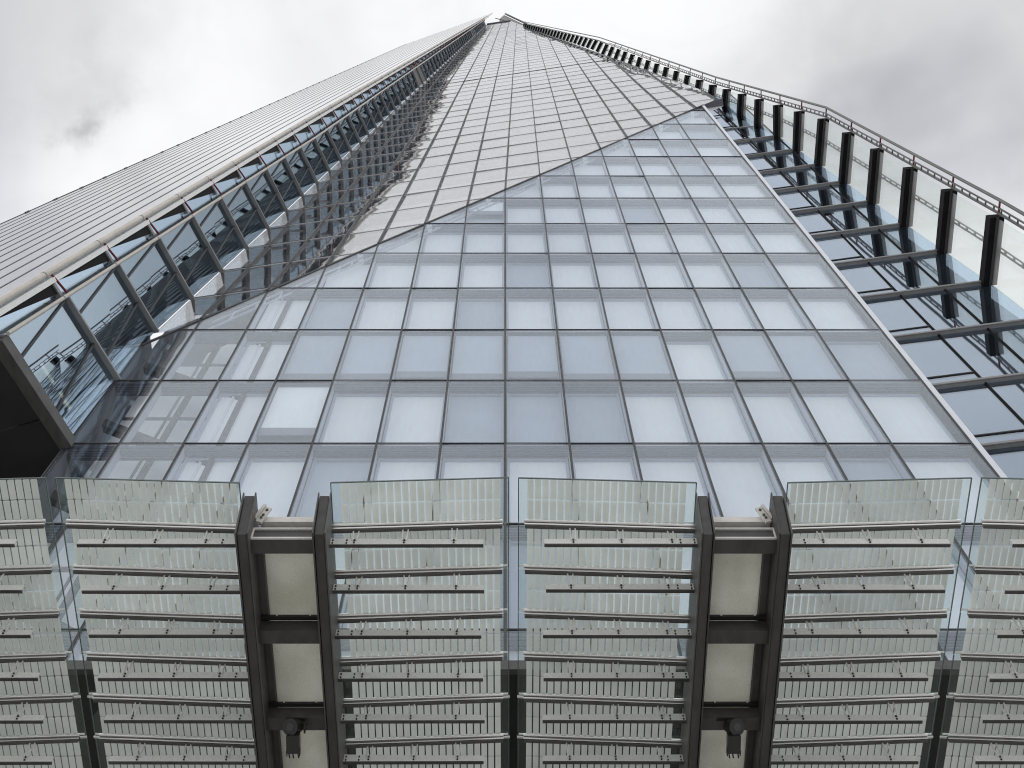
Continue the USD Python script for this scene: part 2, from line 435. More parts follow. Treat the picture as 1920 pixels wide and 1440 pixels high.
def trim(z):
    """Right edge of the striped facade, a little further out."""
    zs = [24.54, 62.0, 240.0, 300.0]
    return np.array([np.interp(z, zs, [-11.674, -10.706, -6.005, -4.42]) - (24.54 - min(z, 24.54)) * 0.026,
                     np.interp(z, zs, [11.777, 18.948, 53.512, 65.16]) - (24.54 - min(z, 24.54)) * 0.192, z])


SD = unit([-0.95, 0.30, 0.0])
SN = np.array([-0.30, -0.95, 0]) / np.hypot(0.3, 0.95)
SW = 14.2
Z_TOP = 252.0


def strip(z, t):
    return trim(z) + SD * t


def edge2(z):
    """Right edge of the main face."""
    x = 8.47 - 0.0668 * (z - 123.2)
    return np.array([x, y2(x, z), z])


tower = thing('glass_tower', 'tall tapering glass skyscraper with overlapping facades rising behind the canopy', 'skyscraper', (0, 20, 0))

# ---- front bay: panes, mullions, transoms, blinds, reveals
IN1 = np.array([0, 1.0, 0])


def bay_poly(k0, k1, n0, n1):
    poly = [(k0, n0), (k1, n0), (k1, n1), (k0, n1)]
    return cut(poly, np.array([-DB, 1.0]), DA)


ks = [KL] + list(range(-6, 7)) + [KR]
ns = [N0, -2, -1] + list(range(0, 12))
G = 0.018
for i in range(len(ks) - 1):
    for j in range(len(ns) - 1):
        k0, k1, n0, n1 = ks[i], ks[i + 1], ns[j], ns[j + 1]
        poly = bay_poly(k0 + G, k1 - G, n0 + G * 0.4, n1 - G * 0.4)
        if not poly or area2(poly) < 0.02:
            continue
        c = np.mean(poly, 0)
        tk, tn = rng.normal(0, 0.004, 2)
        pts = [p1(a, b) - IN1 * ((a - c[0]) * 1.5 * tk + (b - c[1]) * HS * tn) for a, b in poly]
        part(tower, 'window_pane', prism(pts, IN1 * 0.02), 'window_glass')
for k in ks:
    top = min(diag(k), 11.36)
    if top > N0:
        w = 0.06 if k not in (KL, KR) else 0.05
        part(tower, 'mullion', bar(p1(k, N0, 0.03), p1(k, top, 0.03), (1, 0, 0), (0, 1, 0), w * 0.8, 0.085), 'mullion_grey')
        if k not in (KL, KR):
            part(tower, 'reveal_fin', bar(p1(k, N0, 0.21), p1(k, top - 0.12, 0.21), (1, 0, 0), (0, 1, 0), 0.035, 0.24), 'inner_frame')
for n in ns[1:]:
    kl = max(KL, (n - DA) / DB)
    if kl < KR - 0.1:
        part(tower, 'transom', bar(p1(kl, n, 0.012), p1(KR, n, 0.012), (0, 0, 1), (0, 1, 0), 0.028, 0.05), 'mullion_grey')
        # underside of the floor edge between the two glass skins, with its grille lines
        kq = max(KL, (n - DA) / DB + 0.15)
        sl = part(tower, 'floor_edge', prism([p1(kq, n, 0.06), p1(KR, n, 0.06), p1(KR, n, 0.42), p1(kq, n, 0.42)], (0, 0, -0.10)), 'floor_edge_grey')
        part(sl, 'grille', join([bar(p1(kq, n, e) - np.array([0, 0, 0.11]), p1(KR, n, e) - np.array([0, 0, 0.11]), (0, 1, 0), (0, 0, 1), 0.022, 0.022) for e in (0.12, 0.19, 0.25, 0.32)]), 'grille_grey', kind='stuff')
# blinds and inner frames, cell by cell
for i in range(len(ks) - 1):
    for j in range(len(ns) - 1):
        k0, k1, n0, n1 = ks[i], ks[i + 1], ns[j], ns[j + 1]
        poly = bay_poly(k0 + 0.03, k1 - 0.03, n0 + 0.02, n1 - 0.04)
        if not poly or area2(poly) < 0.05:
            continue
        r = rng.rand()
        deep = 0.385 if k1 > -4.5 else 1.15
        low = n0 == 1 and i not in (0, 1, 2, 10) and r < 0.93
        part(tower, 'blind', prism([p1(a, b, deep) for a, b in poly], IN1 * 0.02), 'blind_white' if r < 0.84 or low or k1 <= -4.5 else 'blind_grey')
        if low or (r > 0.965 and n0 > -2 and k1 > -4.5):
            gap = (0.20 + 0.04 * (rng.rand() < 0.3) if i < 12 else 0.10) if low else rng.uniform(0.15, 0.6)
            up = bay_poly(k0 + 0.05, k1 - 0.05, n0 + gap, n1 - 0.035)
            if up and area2(up) > 0.1:
                bl = part(tower, 'roller_blind', prism([p1(a, b, 0.15) for a, b in up], IN1 * 0.01), 'blind_grey' if n0 == 1 else 'blind_white')
                part(bl, 'bottom_rail', bar(p1(k0 + 0.05, n0 + gap - 0.04, 0.17), p1(k1 - 0.05, n0 + gap - 0.04, 0.17), (0, 0, 1), (0, 1, 0), 0.34, 0.03), 'bottom_rail_grey')
        elif n1 - n0 == 1 and len(poly) == 4 and k1 > -4.5:
            # inner window frame
            a0, a1, b0, b1 = k0 + 0.03, k1 - 0.03, n0 + 0.02, n1 - 0.04
            part(tower, 'inner_frame', join([bar(p1(a0 + 0.02, b0, 0.35), p1(a0 + 0.02, b1, 0.35), (1, 0, 0), (0, 1, 0), 0.06, 0.06),
                                             bar(p1(a1 - 0.02, b0, 0.35), p1(a1 - 0.02, b1, 0.35), (1, 0, 0), (0, 1, 0), 0.06, 0.06),
                                             bar(p1(a0, b1 - 0.02, 0.35), p1(a1, b1 - 0.02, 0.35), (0, 0, 1), (0, 1, 0), 0.07, 0.06)]), 'inner_frame')
for n in range(-2, 3):
    kb = -6.66 if n < 2 else -5.45
    part(tower, 'raking_beam', bar(p1(kb, n + 0.50 - 0.286 * (kb + 6.66), 0.45), p1(-4.60, n - 0.09, 0.45), (0, 0, 1), (0, 1, 0), 0.30, 0.22), 'brown_steel')
    if n < 2:
        part(tower, 'beam_bracket', bar(p1(-4.95, n + 0.0, 0.60), p1(-4.50, n - 0.10, 0.60), (0, 0, 1), (0, 1, 0), 0.12, 0.20), 'red_paint')
part(tower, 'inner_post', bar(p1(-4.55, N0, 0.40), p1(-4.55, 3.1, 0.40), (1, 0, 0), (0, 1, 0), 0.13, 0.20), 'brown_steel')
part(tower, 'inner_post', bar(p1(-4.72, N0, 0.40), p1(-4.72, 3.0, 0.40), (1, 0, 0), (0, 1, 0), 0.07, 0.10), 'white_trim')
part(tower, 'inner_post', bar(p1(-5.62, N0, 0.62), p1(-5.62, 2.3, 0.62), (1, 0, 0), (0, 1, 0), 0.12, 0.12), 'brown_steel')
part(tower, 'back_wall', prism([p1(KL - 1, N0, 2.4), p1(KR, N0, 2.4), p1(KR, diag(KR) + 1.5, 2.4), p1(KL - 1, diag(KL - 1) + 2.6, 2.4)], IN1 * 0.1), 'interior_slab')
# slanting top edge with the small truss that runs behind it
part(tower, 'ridge_capping', bar(p1(KL, diag(KL), 0.0), p1(KR + 0.1, diag(KR + 0.1), 0.0), np.cross(p1(1, DB) - p1(0, 0), IN1), IN1, 0.07, 0.05), 'mullion_grey')
tr0, tr1 = [], []
for k in np.arange(-5.6, 6.6, 1.0):
    for kk in (0.12, 0.50, 0.88):
        a = p1(k + kk, diag(k + kk) - 0.10, 0.12)
        tr1.append(bar(a, a - V1 * 0.17, (1, 0, 0), (0, 1, 0), 0.05, 0.04))
tr = part(tower, 'roof_truss', join([bar(p1(-5.8, diag(-5.8) - 0.12, 0.12), p1(7.0, diag(7.0) - 0.12, 0.12), (0, 0, 1), (0, 1, 0), 0.07, 0.05),
                                     bar(p1(-5.8, diag(-5.8) - 0.28, 0.12), p1(7.0, diag(7.0) - 0.28, 0.12), (0, 0, 1), (0, 1, 0), 0.07, 0.05)]), 'inner_frame')
part(tr, 'truss_post', join(tr1), 'inner_frame')
# right-hand return of the front bay
part(tower, 'corner_trim', bar(p1(KR + 0.075, N0, 0.05), p1(KR + 0.075, diag(KR), 0.05), (1, 0, 0), (0, 1, 0), 0.15, 0.12), 'white_trim')

# ---- main sloping face
cells = []
kk2 = [KL] + list(range(-6, 9))
for n in range(2, 61):
    z0, z1 = zf(n), zf(n + 1)
    for i in range(len(kk2) - 1):
        k0, k1 = kk2[i], kk2[i + 1]
        g = 0.02
        pts = [m2(k0, z0), m2(k1, z0), m2(k1, z1), m2(k0, z1)]
        # in-plane frame: x along U2, y along V2 from D0
        loc = [((p - D0) @ U2, p[2]) for p in pts]
        cx_, cz_ = np.mean(loc, 0)
        poly = [(x + (0.03 if x < cx_ else -0.03), z + (0.012 if z < cz_ else -0.012)) for x, z in loc]

        def line(pa, pb, keep_left):
            global poly
            a, b = np.array([(pa - D0) @ U2, pa[2]]), np.array([(pb - D0) @ U2, pb[2]])
            d = b - a
            nn = np.array([d[1], -d[0]])          # right of the line
            if not keep_left:
                nn = -nn
            poly = cut(poly, nn, nn @ a) if poly else []
        line(p1(-7, diag(-7) + 0.02), p1(8, diag(8) + 0.02), True)      # above the slanting edge
        line(corner(zf(2)), corner(240.0), False)
        line(edge2(60.0), edge2(240.0), True)
        if poly and area2(poly) > 0.02:
            cells.append((n, k0, poly))


def at2(x, z, e=0.0):
    p = D0 + U2 * x
    p = p + (z - p[2]) * np.array([0, 0, 1.0])
    # slide on to the plane along its own slope
    p[1] = y2(p[0], z)
    # U2 and slope are not orthogonal to x: correct so that (p - D0).U2 == x
    for _ in range(3):
        p[0] += (x - (p - D0) @ U2) * U2[0]
        p[1] = y2(p[0], z)
    return p - N2 * e


far = []
for n, k0, poly in cells:
    c = np.mean(poly, 0)
    tx, tz = rng.normal(0, 0.0022, 2)
    # each sheet leans back a little more than the face as a whole, like a shingle
    pts = [at2(x, z) + N2 * ((x - c[0]) * tx + (z - c[1]) * tz) for x, z in poly]
    m = prism(pts, -N2 * 0.02)
    if n < 24:
        part(tower, 'facade_panel', m, 'panel_glass')
    else:
        far.append(m)
part(tower, 'facade_panel_far', join(far), 'panel_glass', kind='stuff')
for k in kk2[1:]:
    # end of each mullion: right edge of the face, left corner or the top
    zs = np.linspace(D0[2] + DB * k * HS, Z_TOP - 4, 240)
    ok = [z for z in zs if m2(k, z)[0] < edge2(z)[0] and m2(k, z)[0] > corner(z)[0] and m2(k, z)[2] >= p1(k, diag(k))[2] - 0.01]
    if len(ok) > 3:
        part(tower, 'facade_mullion', bar(m2(k, ok[0]) + N2 * 0.03, m2(k, ok[-1]) + N2 * 0.03, U2, N2, 0.05, 0.06), 'mullion_grey')
for n in range(3, 61):
    z = zf(n)
    a, b = corner(z), edge2(z)
    if z < zf(diag(KR)):
        kx = (n - DA) / DB
        b = p1(min(kx, KR), n)
    if n == 23:
        part(tower, 'facade_transom', bar(a + N2 * 0.012, b + N2 * 0.012, (0, 0, 1), N2, 0.05, 0.03), 'mullion_grey')
    else:
        part(tower, 'facade_transom', bar(a + N2 * 0.004, b + N2 * 0.004, (0, 0, 1), N2, 0.042, 0.02), 'joint_grey')
    # floor edge and blind band behind the skin
    a_f = a + U2 * min(np.interp(a[2], [24, 40, 62, 112, 200, 240, 280], [4.4, 4.2, 3.8, 2.8, 0.9, 0.6, 0.5]), np.linalg.norm(b - a) - 0.05)
    part(tower, 'floor_band', prism([a_f - N2 * 0.05, b - N2 * 0.05, b - N2 * 0.44, a_f - N2 * 0.44], (0, 0, -0.08)), 'step_grey')
    z1 = zf(n + 1)
    a1, b1 = corner(z1), edge2(z1)
    if z1 < zf(diag(KR)):
        b1 = p1(min((n + 1 - DA) / DB, KR), n + 1)
    a_, a1_ = (q + U2 * min(np.interp(q[2], [24, 40, 62, 112, 200, 240, 280], [4.4, 4.2, 3.8, 2.8, 0.9, 0.6, 0.5]), np.linalg.norm(o_ - q) - 0.05) for q, o_ in ((a, b), (a1, b1)))
    part(tower, 'blind_band', prism([a_ - N2 * 0.47, b - N2 * 0.47, b1 - N2 * 0.47, a1_ - N2 * 0.47], -N2 * 0.02), 'upper_backing')
    part(tower, 'landing_slab', prism([a - N2 * 0.04, a_ - N2 * 0.04, a_ - N2 * 0.44, a - N2 * 0.44], (0, 0, 0.25)), 'interior_dark')
    part(tower, 'landing_wall', prism([a - N2 * 0.48, a_ - N2 * 0.48, a1_ - N2 * 0.48, a1 - N2 * 0.48], -N2 * 0.02), 'landing_grey')
    part(tower, 'interior_wall', prism([a - N2 * 0.52, a_ - N2 * 0.52, a1_ - N2 * 0.52, a1 - N2 * 0.52], -N2 * 0.02), 'interior_dark')
zt = zf(61)
part(tower, 'parapet', bar(corner(zt) + N2 * 0.03, edge2(zt) + N2 * 0.03, (0, 0, 1), N2, 0.7, 0.25), 'mullion_grey')

# ---- glazed side return (left), storey by storey
for n in range(0, 60):
    z0, z1 = zf(n), zf(n + 1)
    c0, c1, w0, w1 = corner(z0), corner(z1), wing(z0), wing(z1)
    pts = [c0 + WD * 0.03, trim(z0) - WD * 0.24, trim(z1) - WD * 0.24, c1 + WD * 0.03]
    solid = n in (23, 24, 47, 48, 49)
    tl = rng.normal(0, 0.0012)
    pts = [p + WN * tl * i for i, p in enumerate(pts)]
    part(tower, 'louvre_panel' if solid else 'side_pane', prism(pts, -WN * 0.02), 'louvre_grey' if solid else 'wing_glass')
    # floor bar
    part(tower, 'floor_bar', bar(c0 + WN * 0.06, w0 + WN * 0.06 + WD * 0.05, WN, (0, 0, 1), 0.17 if n < 30 else 0.15, 0.07), 'bar_grey')
    if n < 40 and not solid:
        for fa, fb in ((0.97, 0.76), (0.45, 0.24)):
            lo = c0 + (w0 - c0) * fb
            hi = c1 + (w1 - c1) * fa
            part(tower, 'side_mullion', bar(lo + WN * 0.03, hi + WN * 0.03, WD, WN, 0.045, 0.05), 'mullion_grey')
    # interior just behind
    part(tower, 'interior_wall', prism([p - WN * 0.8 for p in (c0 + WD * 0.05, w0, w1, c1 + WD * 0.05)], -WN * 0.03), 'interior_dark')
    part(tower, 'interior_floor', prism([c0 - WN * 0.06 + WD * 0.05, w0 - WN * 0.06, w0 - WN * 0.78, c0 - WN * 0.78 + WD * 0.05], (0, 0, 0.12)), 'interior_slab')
    # outrigger wedge, red post and clip between the striped facade and the return
    t0, t1 = trim(z0), trim(z1)
    s = (t1 - t0)
    e0, e1 = t0 + s * 0.06 - WD * 0.28 + WN * 0.04, t0 + s * 0.92 - WD * 0.28 + WN * 0.04
    part(tower, 'edge_wedge', prism([e0, e1, e1 - WD * 0.30, e0 - WD * 0.03], WN * 0.05), 'black_post')
    part(tower, 'wedge_cap', bar(e1 - WD * 0.02 + WN * 0.03, e1 - WD * 0.38 + WN * 0.03, WN, (0, 0, 1), 0.14, 0.12), 'bar_grey')
    g0 = t0 + s * 0.97
    q = wing(z0 + HS * 0.97) + WN * 0.22
    part(tower, 'red_post', tube([g0 - WD * 0.05 + WN * 0.10, q], 0.035, 6), 'red_paint')
zz = [zf(0), 62, 100, 160, 240, 268]
zt_ = zz[:-1] + [291]
off = WN * 0.25 + WD * 0.02
part(tower, 'handrail', tube([wing(z) + off for z in zz], 0.052, 10), 'cream_pipe', smooth=40)
part(tower, 'edge_tube', tube([trim(z) + WN * 0.12 for z in zt_], 0.085, 10), 'cream_pipe', smooth=40)
part(tower, 'edge_channel', join([bar(trim(a) - WD * 0.22 + WN * 0.10, trim(b) - WD * 0.22 + WN * 0.10, WD, WN, 0.13, 0.10) for a, b in zip(zt_[:-1], zt_[1:])]), 'galvanised')
rings = []
for n in range(0, 40):
    z = zf(n) + 3.2
    rings += [tube([wing(z) + off, wing(z + 0.06) + off], 0.060, 8), tube([trim(z) + WN * 0.12, trim(z + 0.06) + WN * 0.12], 0.093, 8)]
part(tower, 'pipe_coupling', join(rings), 'bar_grey', kind='stuff')

# ---- striped facade beyond the return
NB = 13


def strip_top(t):
    return 291.0 - 56.0 * t / SW


def levels(t):
    return [zf(-0.1), 62.0, 140.0, 200.0, 230.0, strip_top(t)]


for i in range(NB):
    t0, t1 = 0.12 + SW * i / NB, 0.12 + SW * (i + 1) / NB
    la, lb = levels(t0), levels(t1)
    part(tower, 'glass_strip', join([prism([strip(la[q], t0 + 0.04), strip(lb[q], t1 - 0.04), strip(lb[q + 1], t1 - 0.04), strip(la[q + 1], t0 + 0.04)], -SN * 0.03) for q in range(5)]), 'strip_glass')
    part(tower, 'strip_mullion', join([bar(strip(lb[q], t1), strip(lb[q + 1], t1), SD, SN, 0.085, 0.024) for q in range(5)]), 'mullion_grey')
la, lb = levels(0), levels(SW)
part(tower, 'strip_backing', join([prism([strip(la[q], 0.25) - SN * 0.30, strip(lb[q], SW) - SN * 0.30, strip(lb[q + 1], SW) - SN * 0.30, strip(la[q + 1], 0.25) - SN * 0.30], -SN * 0.05) for q in range(5)]), 'blind_white')
ms = []
for n in range(0, 44):
    p = strip(zf(n), SW + 0.12)
    ms.append(bar(p, p + V2 * 0.5, SD, SN, 0.06, 0.10))
part(tower, 'edge_clip', join(ms + [bar(strip(zf(0), SW + 0.15), strip(62.0, SW + 0.15), SD, SN, 0.05, 0.05), bar(strip(62.0, SW + 0.15), strip(234.0, SW + 0.15), SD, SN, 0.06, 0.06)]), 'mullion_grey', kind='stuff')

# ---- dark soffit under the left-hand volume and below the front bay
sz = zf(0) - 0.22
c, w, t = corner(zf(0)), wing(zf(0)), trim(zf(0))


def soffit(pts, name='soffit_panel', mat='black_soffit', z=sz):
    part(tower, name, prism([(x, y, z) for x, y in pts], (0, 0, 0.12)), mat)


o = np.array([-10.42, c[1]])
wd2 = WD[:2]
for a in range(4):
    for b in range(3):
        u0, u1 = a * 3.0 + 0.012, (a + 1) * 3.0 - 0.012
        s0, s1 = -4.0 + b * 2.3 + 0.012, -4.0 + (b + 1) * 2.3 - 0.012
        e = np.array([-0.95, 0.3])
        q = lambda u, s: o + e * u + wd2 * (s + 0.2 + (2.95 - 2.9))
        soffit([q(u0, s0), q(u1, s0), q(u1, s1), q(u0, s1)])
part(tower, 'soffit_edge', bar(c + np.array([0, 0, -0.10]) + WN * 0.05, w + np.array([0, 0, -0.10]) + WN * 0.05, WN, (0, 0, 1), 0.30, 0.34), 'dark_steel')
part(tower, 'lobby_side_wall', box((-40, 18.0, -EYE), (-10.6, 18.3, 24.2)), 'interior_dark')
part(tower, 'bay_cheek', prism([p1(KL, N0, 0.04), p1(KL, 1.9, 0.04), p1(KL, 1.9, 4.0), p1(KL, N0, 4.0)], (-0.08, 0, 0)), 'interior_slab')
zb = zf(N0)
for i in range(-5, 5):
    soffit([(i * 2.4 + 0.6 + 0.01, O1[1] + V1[1] * N0 + 0.02), (i * 2.4 + 3.0 - 0.01, O1[1] + V1[1] * N0 + 0.02), (i * 2.4 + 3.0 - 0.01, 26), (i * 2.4 + 0.6 + 0.01, 26)], z=zb - 0.10)
part(tower, 'bay_sill', bar(p1(KL, N0, 0.02) - np.array([0, 0, 0.06]), p1(KR, N0, 0.02) - np.array([0, 0, 0.06]), (0, 0, 1), (0, 1, 0), 0.22, 0.12), 'dark_steel')
part(tower, 'lobby_wall', box((-12, 24.0, -EYE), (14, 24.3, zb)), 'interior_dark')


# ---- recessed glazed wall and glass fin on the right
def yb(x, z):
    return 16.55 + 0.1304 * (z - 35.85) - 0.147 * (x - 13.0)


def fin_base(z):
    x = np.interp(z, [12, 36, 62.2, 130, 221, 260], [15.5, 15.2, 13.9, 8.45, 1.9, -0.9])
    y = yb(x, z) if z <= 62.2 else np.interp(z, [62.2, 130, 221, 260], [19.86, 32.1, 50.45, 58.3])
    return np.array([x, y, z])


def fin_top(z):
    x = np.interp(z, [12, 36, 54.7, 77.3, 130, 221, 260], [15.25, 15.0, 14.18, 12.78, 8.9, 1.9, -0.9])
    y = np.interp(z, [12, 35.85, 54.7, 77.3, 130, 221, 260], [10.6, 13.95, 16.61, 21.31, 31.2, 49.9, 57.9])
    return np.array([x, y, z])


IB = unit([0.147, 1.0, -0.13])
DBW = unit([1.0, -0.147, 0])
for n in range(-3, 14):
    z0, z1 = zf(n), zf(n + 1)
    L0, L1 = np.array([10.95, yb(10.95, z0), z0]), np.array([10.95, yb(10.95, z1), z1])
    R0, R1 = fin_base(z0), fin_base(z1)
    cuts = [0.0, 1.45, 2.85]
    for a in range(3):
        f0 = L0 + DBW * (cuts[a] + 0.02)
        f1 = L1 + DBW * (cuts[a] + 0.02)
        g0 = (L0 + DBW * (cuts[a + 1] - 0.02)) if a < 2 else R0
        g1 = (L1 + DBW * (cuts[a + 1] - 0.02)) if a < 2 else R1
        tl = rng.normal(0, 0.002, 2)
        part(tower, 'blue_pane', prism([f0, g0 - IB * tl[0], g1 - IB * tl[1], f1], IB * 0.02), 'blue_glass')
        if a:
            part(tower, 'blue_mullion', bar(L0 + DBW * cuts[a], L1 + DBW * cuts[a], DBW, IB, 0.045, 0.07), 'black_post')
    part(tower, 'low_rail', bar(L0 + (L1 - L0) * 0.2, L0 + (L1 - L0) * 0.2 + DBW * 1.43, (0, 0, 1), IB, 0.035, 0.06), 'mullion_grey')
    fb = part(tower, 'ledge_bar', bar(L0 - IB * 0.05, R0 - IB * 0.05, IB, (0, 0, 1), 0.10, 0.07), 'bar_grey')
    part(fb, 'ledge_lip', bar(L0 - IB * 0.13, R0 - IB * 0.13, IB, (0, 0, 1), 0.025, 0.08), 'bar_grey')
    part(tower, 'interior_floor', prism([L0 + IB * 0.05, R0 + IB * 0.05, R0 + IB * 1.38, L0 + IB * 1.38], (0, 0, 0.12)), 'interior_slab')
    part(tower, 'interior_wall', prism([L0 + IB * 1.4 - DBW * 0.5, R0 + IB * 1.4 + DBW, R1 + IB * 1.4 + DBW, L1 + IB * 1.4 - DBW * 0.5], IB * 0.05), 'interior_dark')
fin_far = []
for n in range(-3, 52):
    z0, z1 = zf(n), zf(n + 1)
    b0, b1, t0, t1 = fin_base(z0), fin_base(z1), fin_top(z0), fin_top(z1)
    ax = unit(t0 - b0)
    up = unit(t1 - t0)
    sd = unit(np.cross(ax, up))
    wide = 0.36
    po = part(tower, 'fin_post', bar(b0 + sd * 0.10, t0 + ax * 0.02 + sd * 0.10, up, sd, wide, 0.44 if n < 16 else 0.36), 'black_post')
    if n < 16:
        part(po, 'post_flange', bar(b0 - up * (wide / 2 + 0.012) + sd * 0.10, t0 + ax * 0.02 - up * (wide / 2 + 0.012) + sd * 0.10, up, sd, 0.02, 0.08), 'mullion_grey')
    m = (b0 + t0) / 2 + ax * 0.0
    m_ = (b1 + t1) / 2
    pane = prism([b0 + sd * 0.02, t0 - ax * 0.06 + sd * 0.02, t1 - ax * 0.06 + sd * 0.02, b1 + sd * 0.02], sd * 0.02)
    if n < 26:
        part(tower, 'fin_pane', pane, 'fin_glass')
        ms = [bar(m - sd * 0.10, m_ - sd * 0.10, ax, sd, 0.05, 0.04), bar(m - sd * 0.10 + ax * 0.13, m_ - sd * 0.10 + ax * 0.13, ax, sd, 0.035, 0.04)]
        r_ = part(tower, 'ladder_rail', join(ms), 'mid_steel')
        part(r_, 'rung', join([bar(m + (m_ - m) * s - sd * 0.10, m + (m_ - m) * s - sd * 0.10 + ax * 0.13, up, sd, 0.12, 0.04) for s in (0.12, 0.3, 0.48, 0.66, 0.84)]), 'mid_steel', kind='stuff')
        ed = t0 + ax * 0.10
        ed_ = t1 + ax * 0.10
        ms = [bar(ed, ed_, ax, sd, 0.06, 0.08), bar(ed + ax * 0.16, ed_ + ax * 0.16, ax, sd, 0.04, 0.05)]
        r_ = part(tower, 'edge_rail', join(ms), 'mid_steel')
        part(r_, 'rung', join([bar(ed + (ed_ - ed) * s, ed + (ed_ - ed) * s + ax * 0.16, up, sd, 0.05, 0.04) for s in (0.1, 0.27, 0.44, 0.61, 0.78, 0.95)]), 'mid_steel', kind='stuff')
        ou = ax * 0.42
        part(tower, 'rail_arm', bar(ed, ed + ou, up, sd, 0.05, 0.05), 'red_paint')
    else:
        fin_far.append(pane)
part(tower, 'fin_pane_far', join(fin_far), 'fin_glass', kind='stuff')
zs = [zf(-3), 35.85, 54.7, 77.3, 130, 221]
rail = []
for z in zs:
    ax = unit(fin_top(z) - fin_base(z))
    rail.append(fin_top(z) + ax * np.interp(z, [0, 77, 221], [0.52, 0.52, 0.3]))
part(tower, 'fin_handrail', tube(rail, 0.055, 8), 'mid_steel', smooth=40)
part(tower, 'fin_stringer', join([bar(fin_top(a) + unit(fin_top(a) - fin_base(a)) * 0.1, fin_top(b) + unit(fin_top(b) - fin_base(b)) * 0.1, (1, 0, 0), (0, 1, 0), 0.10, 0.10) for a, b in zip([zf(26), 130, 160, 190], [130, 160, 190, 221])]), 'mid_steel')
# dark return between the main face and the fin higher up
for a, b in zip([82.0, 110, 160], [110, 160, 221]):
    part(tower, 'return_panel', prism([edge2(a) - N2 * 0.25, fin_base(a) + np.array([0.1, 0.3, 0]), fin_base(b) + np.array([0.05, 0.2, 0])], -N2 * 0.05), 'white_trim')
    part(tower, 'return_panel', prism([edge2(a) - N2 * 0.25, fin_base(b) + np.array([0.05, 0.2, 0]), edge2(b) - N2 * 0.25], -N2 * 0.05), 'white_trim')
part(tower, 'return_panel', prism([p1(KR + 0.15, N0, 0.1), p1(KR + 0.15, 10.9, 0.1), (11.0, yb(11.0, zf(10.9)) + 0.1, zf(10.9)), (11.0, yb(11.0, zf(N0)) + 0.1, zf(N0))], (0.03, 0, 0)), 'white_trim')
# the broken shard behind the top
sh = [np.array(p) for p in ((2.9, 62.0, 272.8), (-1.8, 62.0, 282.7), (-2.83, 62.0, 278.5), (-0.94, 62.0, 276.4))]
ts = part(tower, 'top_shard', prism(sh, (0.1, 0.6, 0)), 'bar_grey')
part(ts, 'shard_rail', join([bar(sh[0] + np.array([0.3, -0.2, 0.2]), sh[1] + np.array([0.3, -0.2, 0.2]), (1, 0, 0), (0, 1, 0), 0.3, 0.3)] +
                            [bar(sh[2] + (sh[3] - sh[2]) * s, sh[2] + (sh[3] - sh[2]) * s + np.array([-0.9, 0, 0.9]), (0, 1, 0), (0, 0, 1), 0.15, 0.15) for s in (0.0, 0.35, 0.7)]), 'mid_steel')

# ------------------------------------------------------------------ canopy
H0, TN = 14.37, math.tan(math.radians(7.0))
ROW = [0.6592 + 0.0473 * j for j in range(0, 11)]


def cz(y, drop=0.0):
    return H0 - drop - TN * y


canopy = thing('glass_canopy', 'fritted glass entrance canopy on paired dark steel beams, seen from below', 'canopy', (0, 9, 0))
SEAM, PAIR = 0.02, 6.0
BX = (2.475, 3.485)                               # the two beams of a pair, from the seam
CAN_N = unit([0, TN, 1.0])
CAN_D = unit([0, 1.0, -TN])


def cpt(x, y, drop=0.0):
    return np.array([x, y, cz(y, drop)])


front_y = 0.6140 * H0
ys = [front_y] + [r * H0 for r in ROW]
halves = [(SEAM, 1), (SEAM, -1), (SEAM - PAIR, 1), (SEAM - PAIR, -1), (SEAM + PAIR, -1), (SEAM + PAIR, 1)]


def rise(d):
    """The glass of each half bay tips up a little towards the seam (d metres from it)."""
    return 0.12 * (2.40 - d) / 2.4


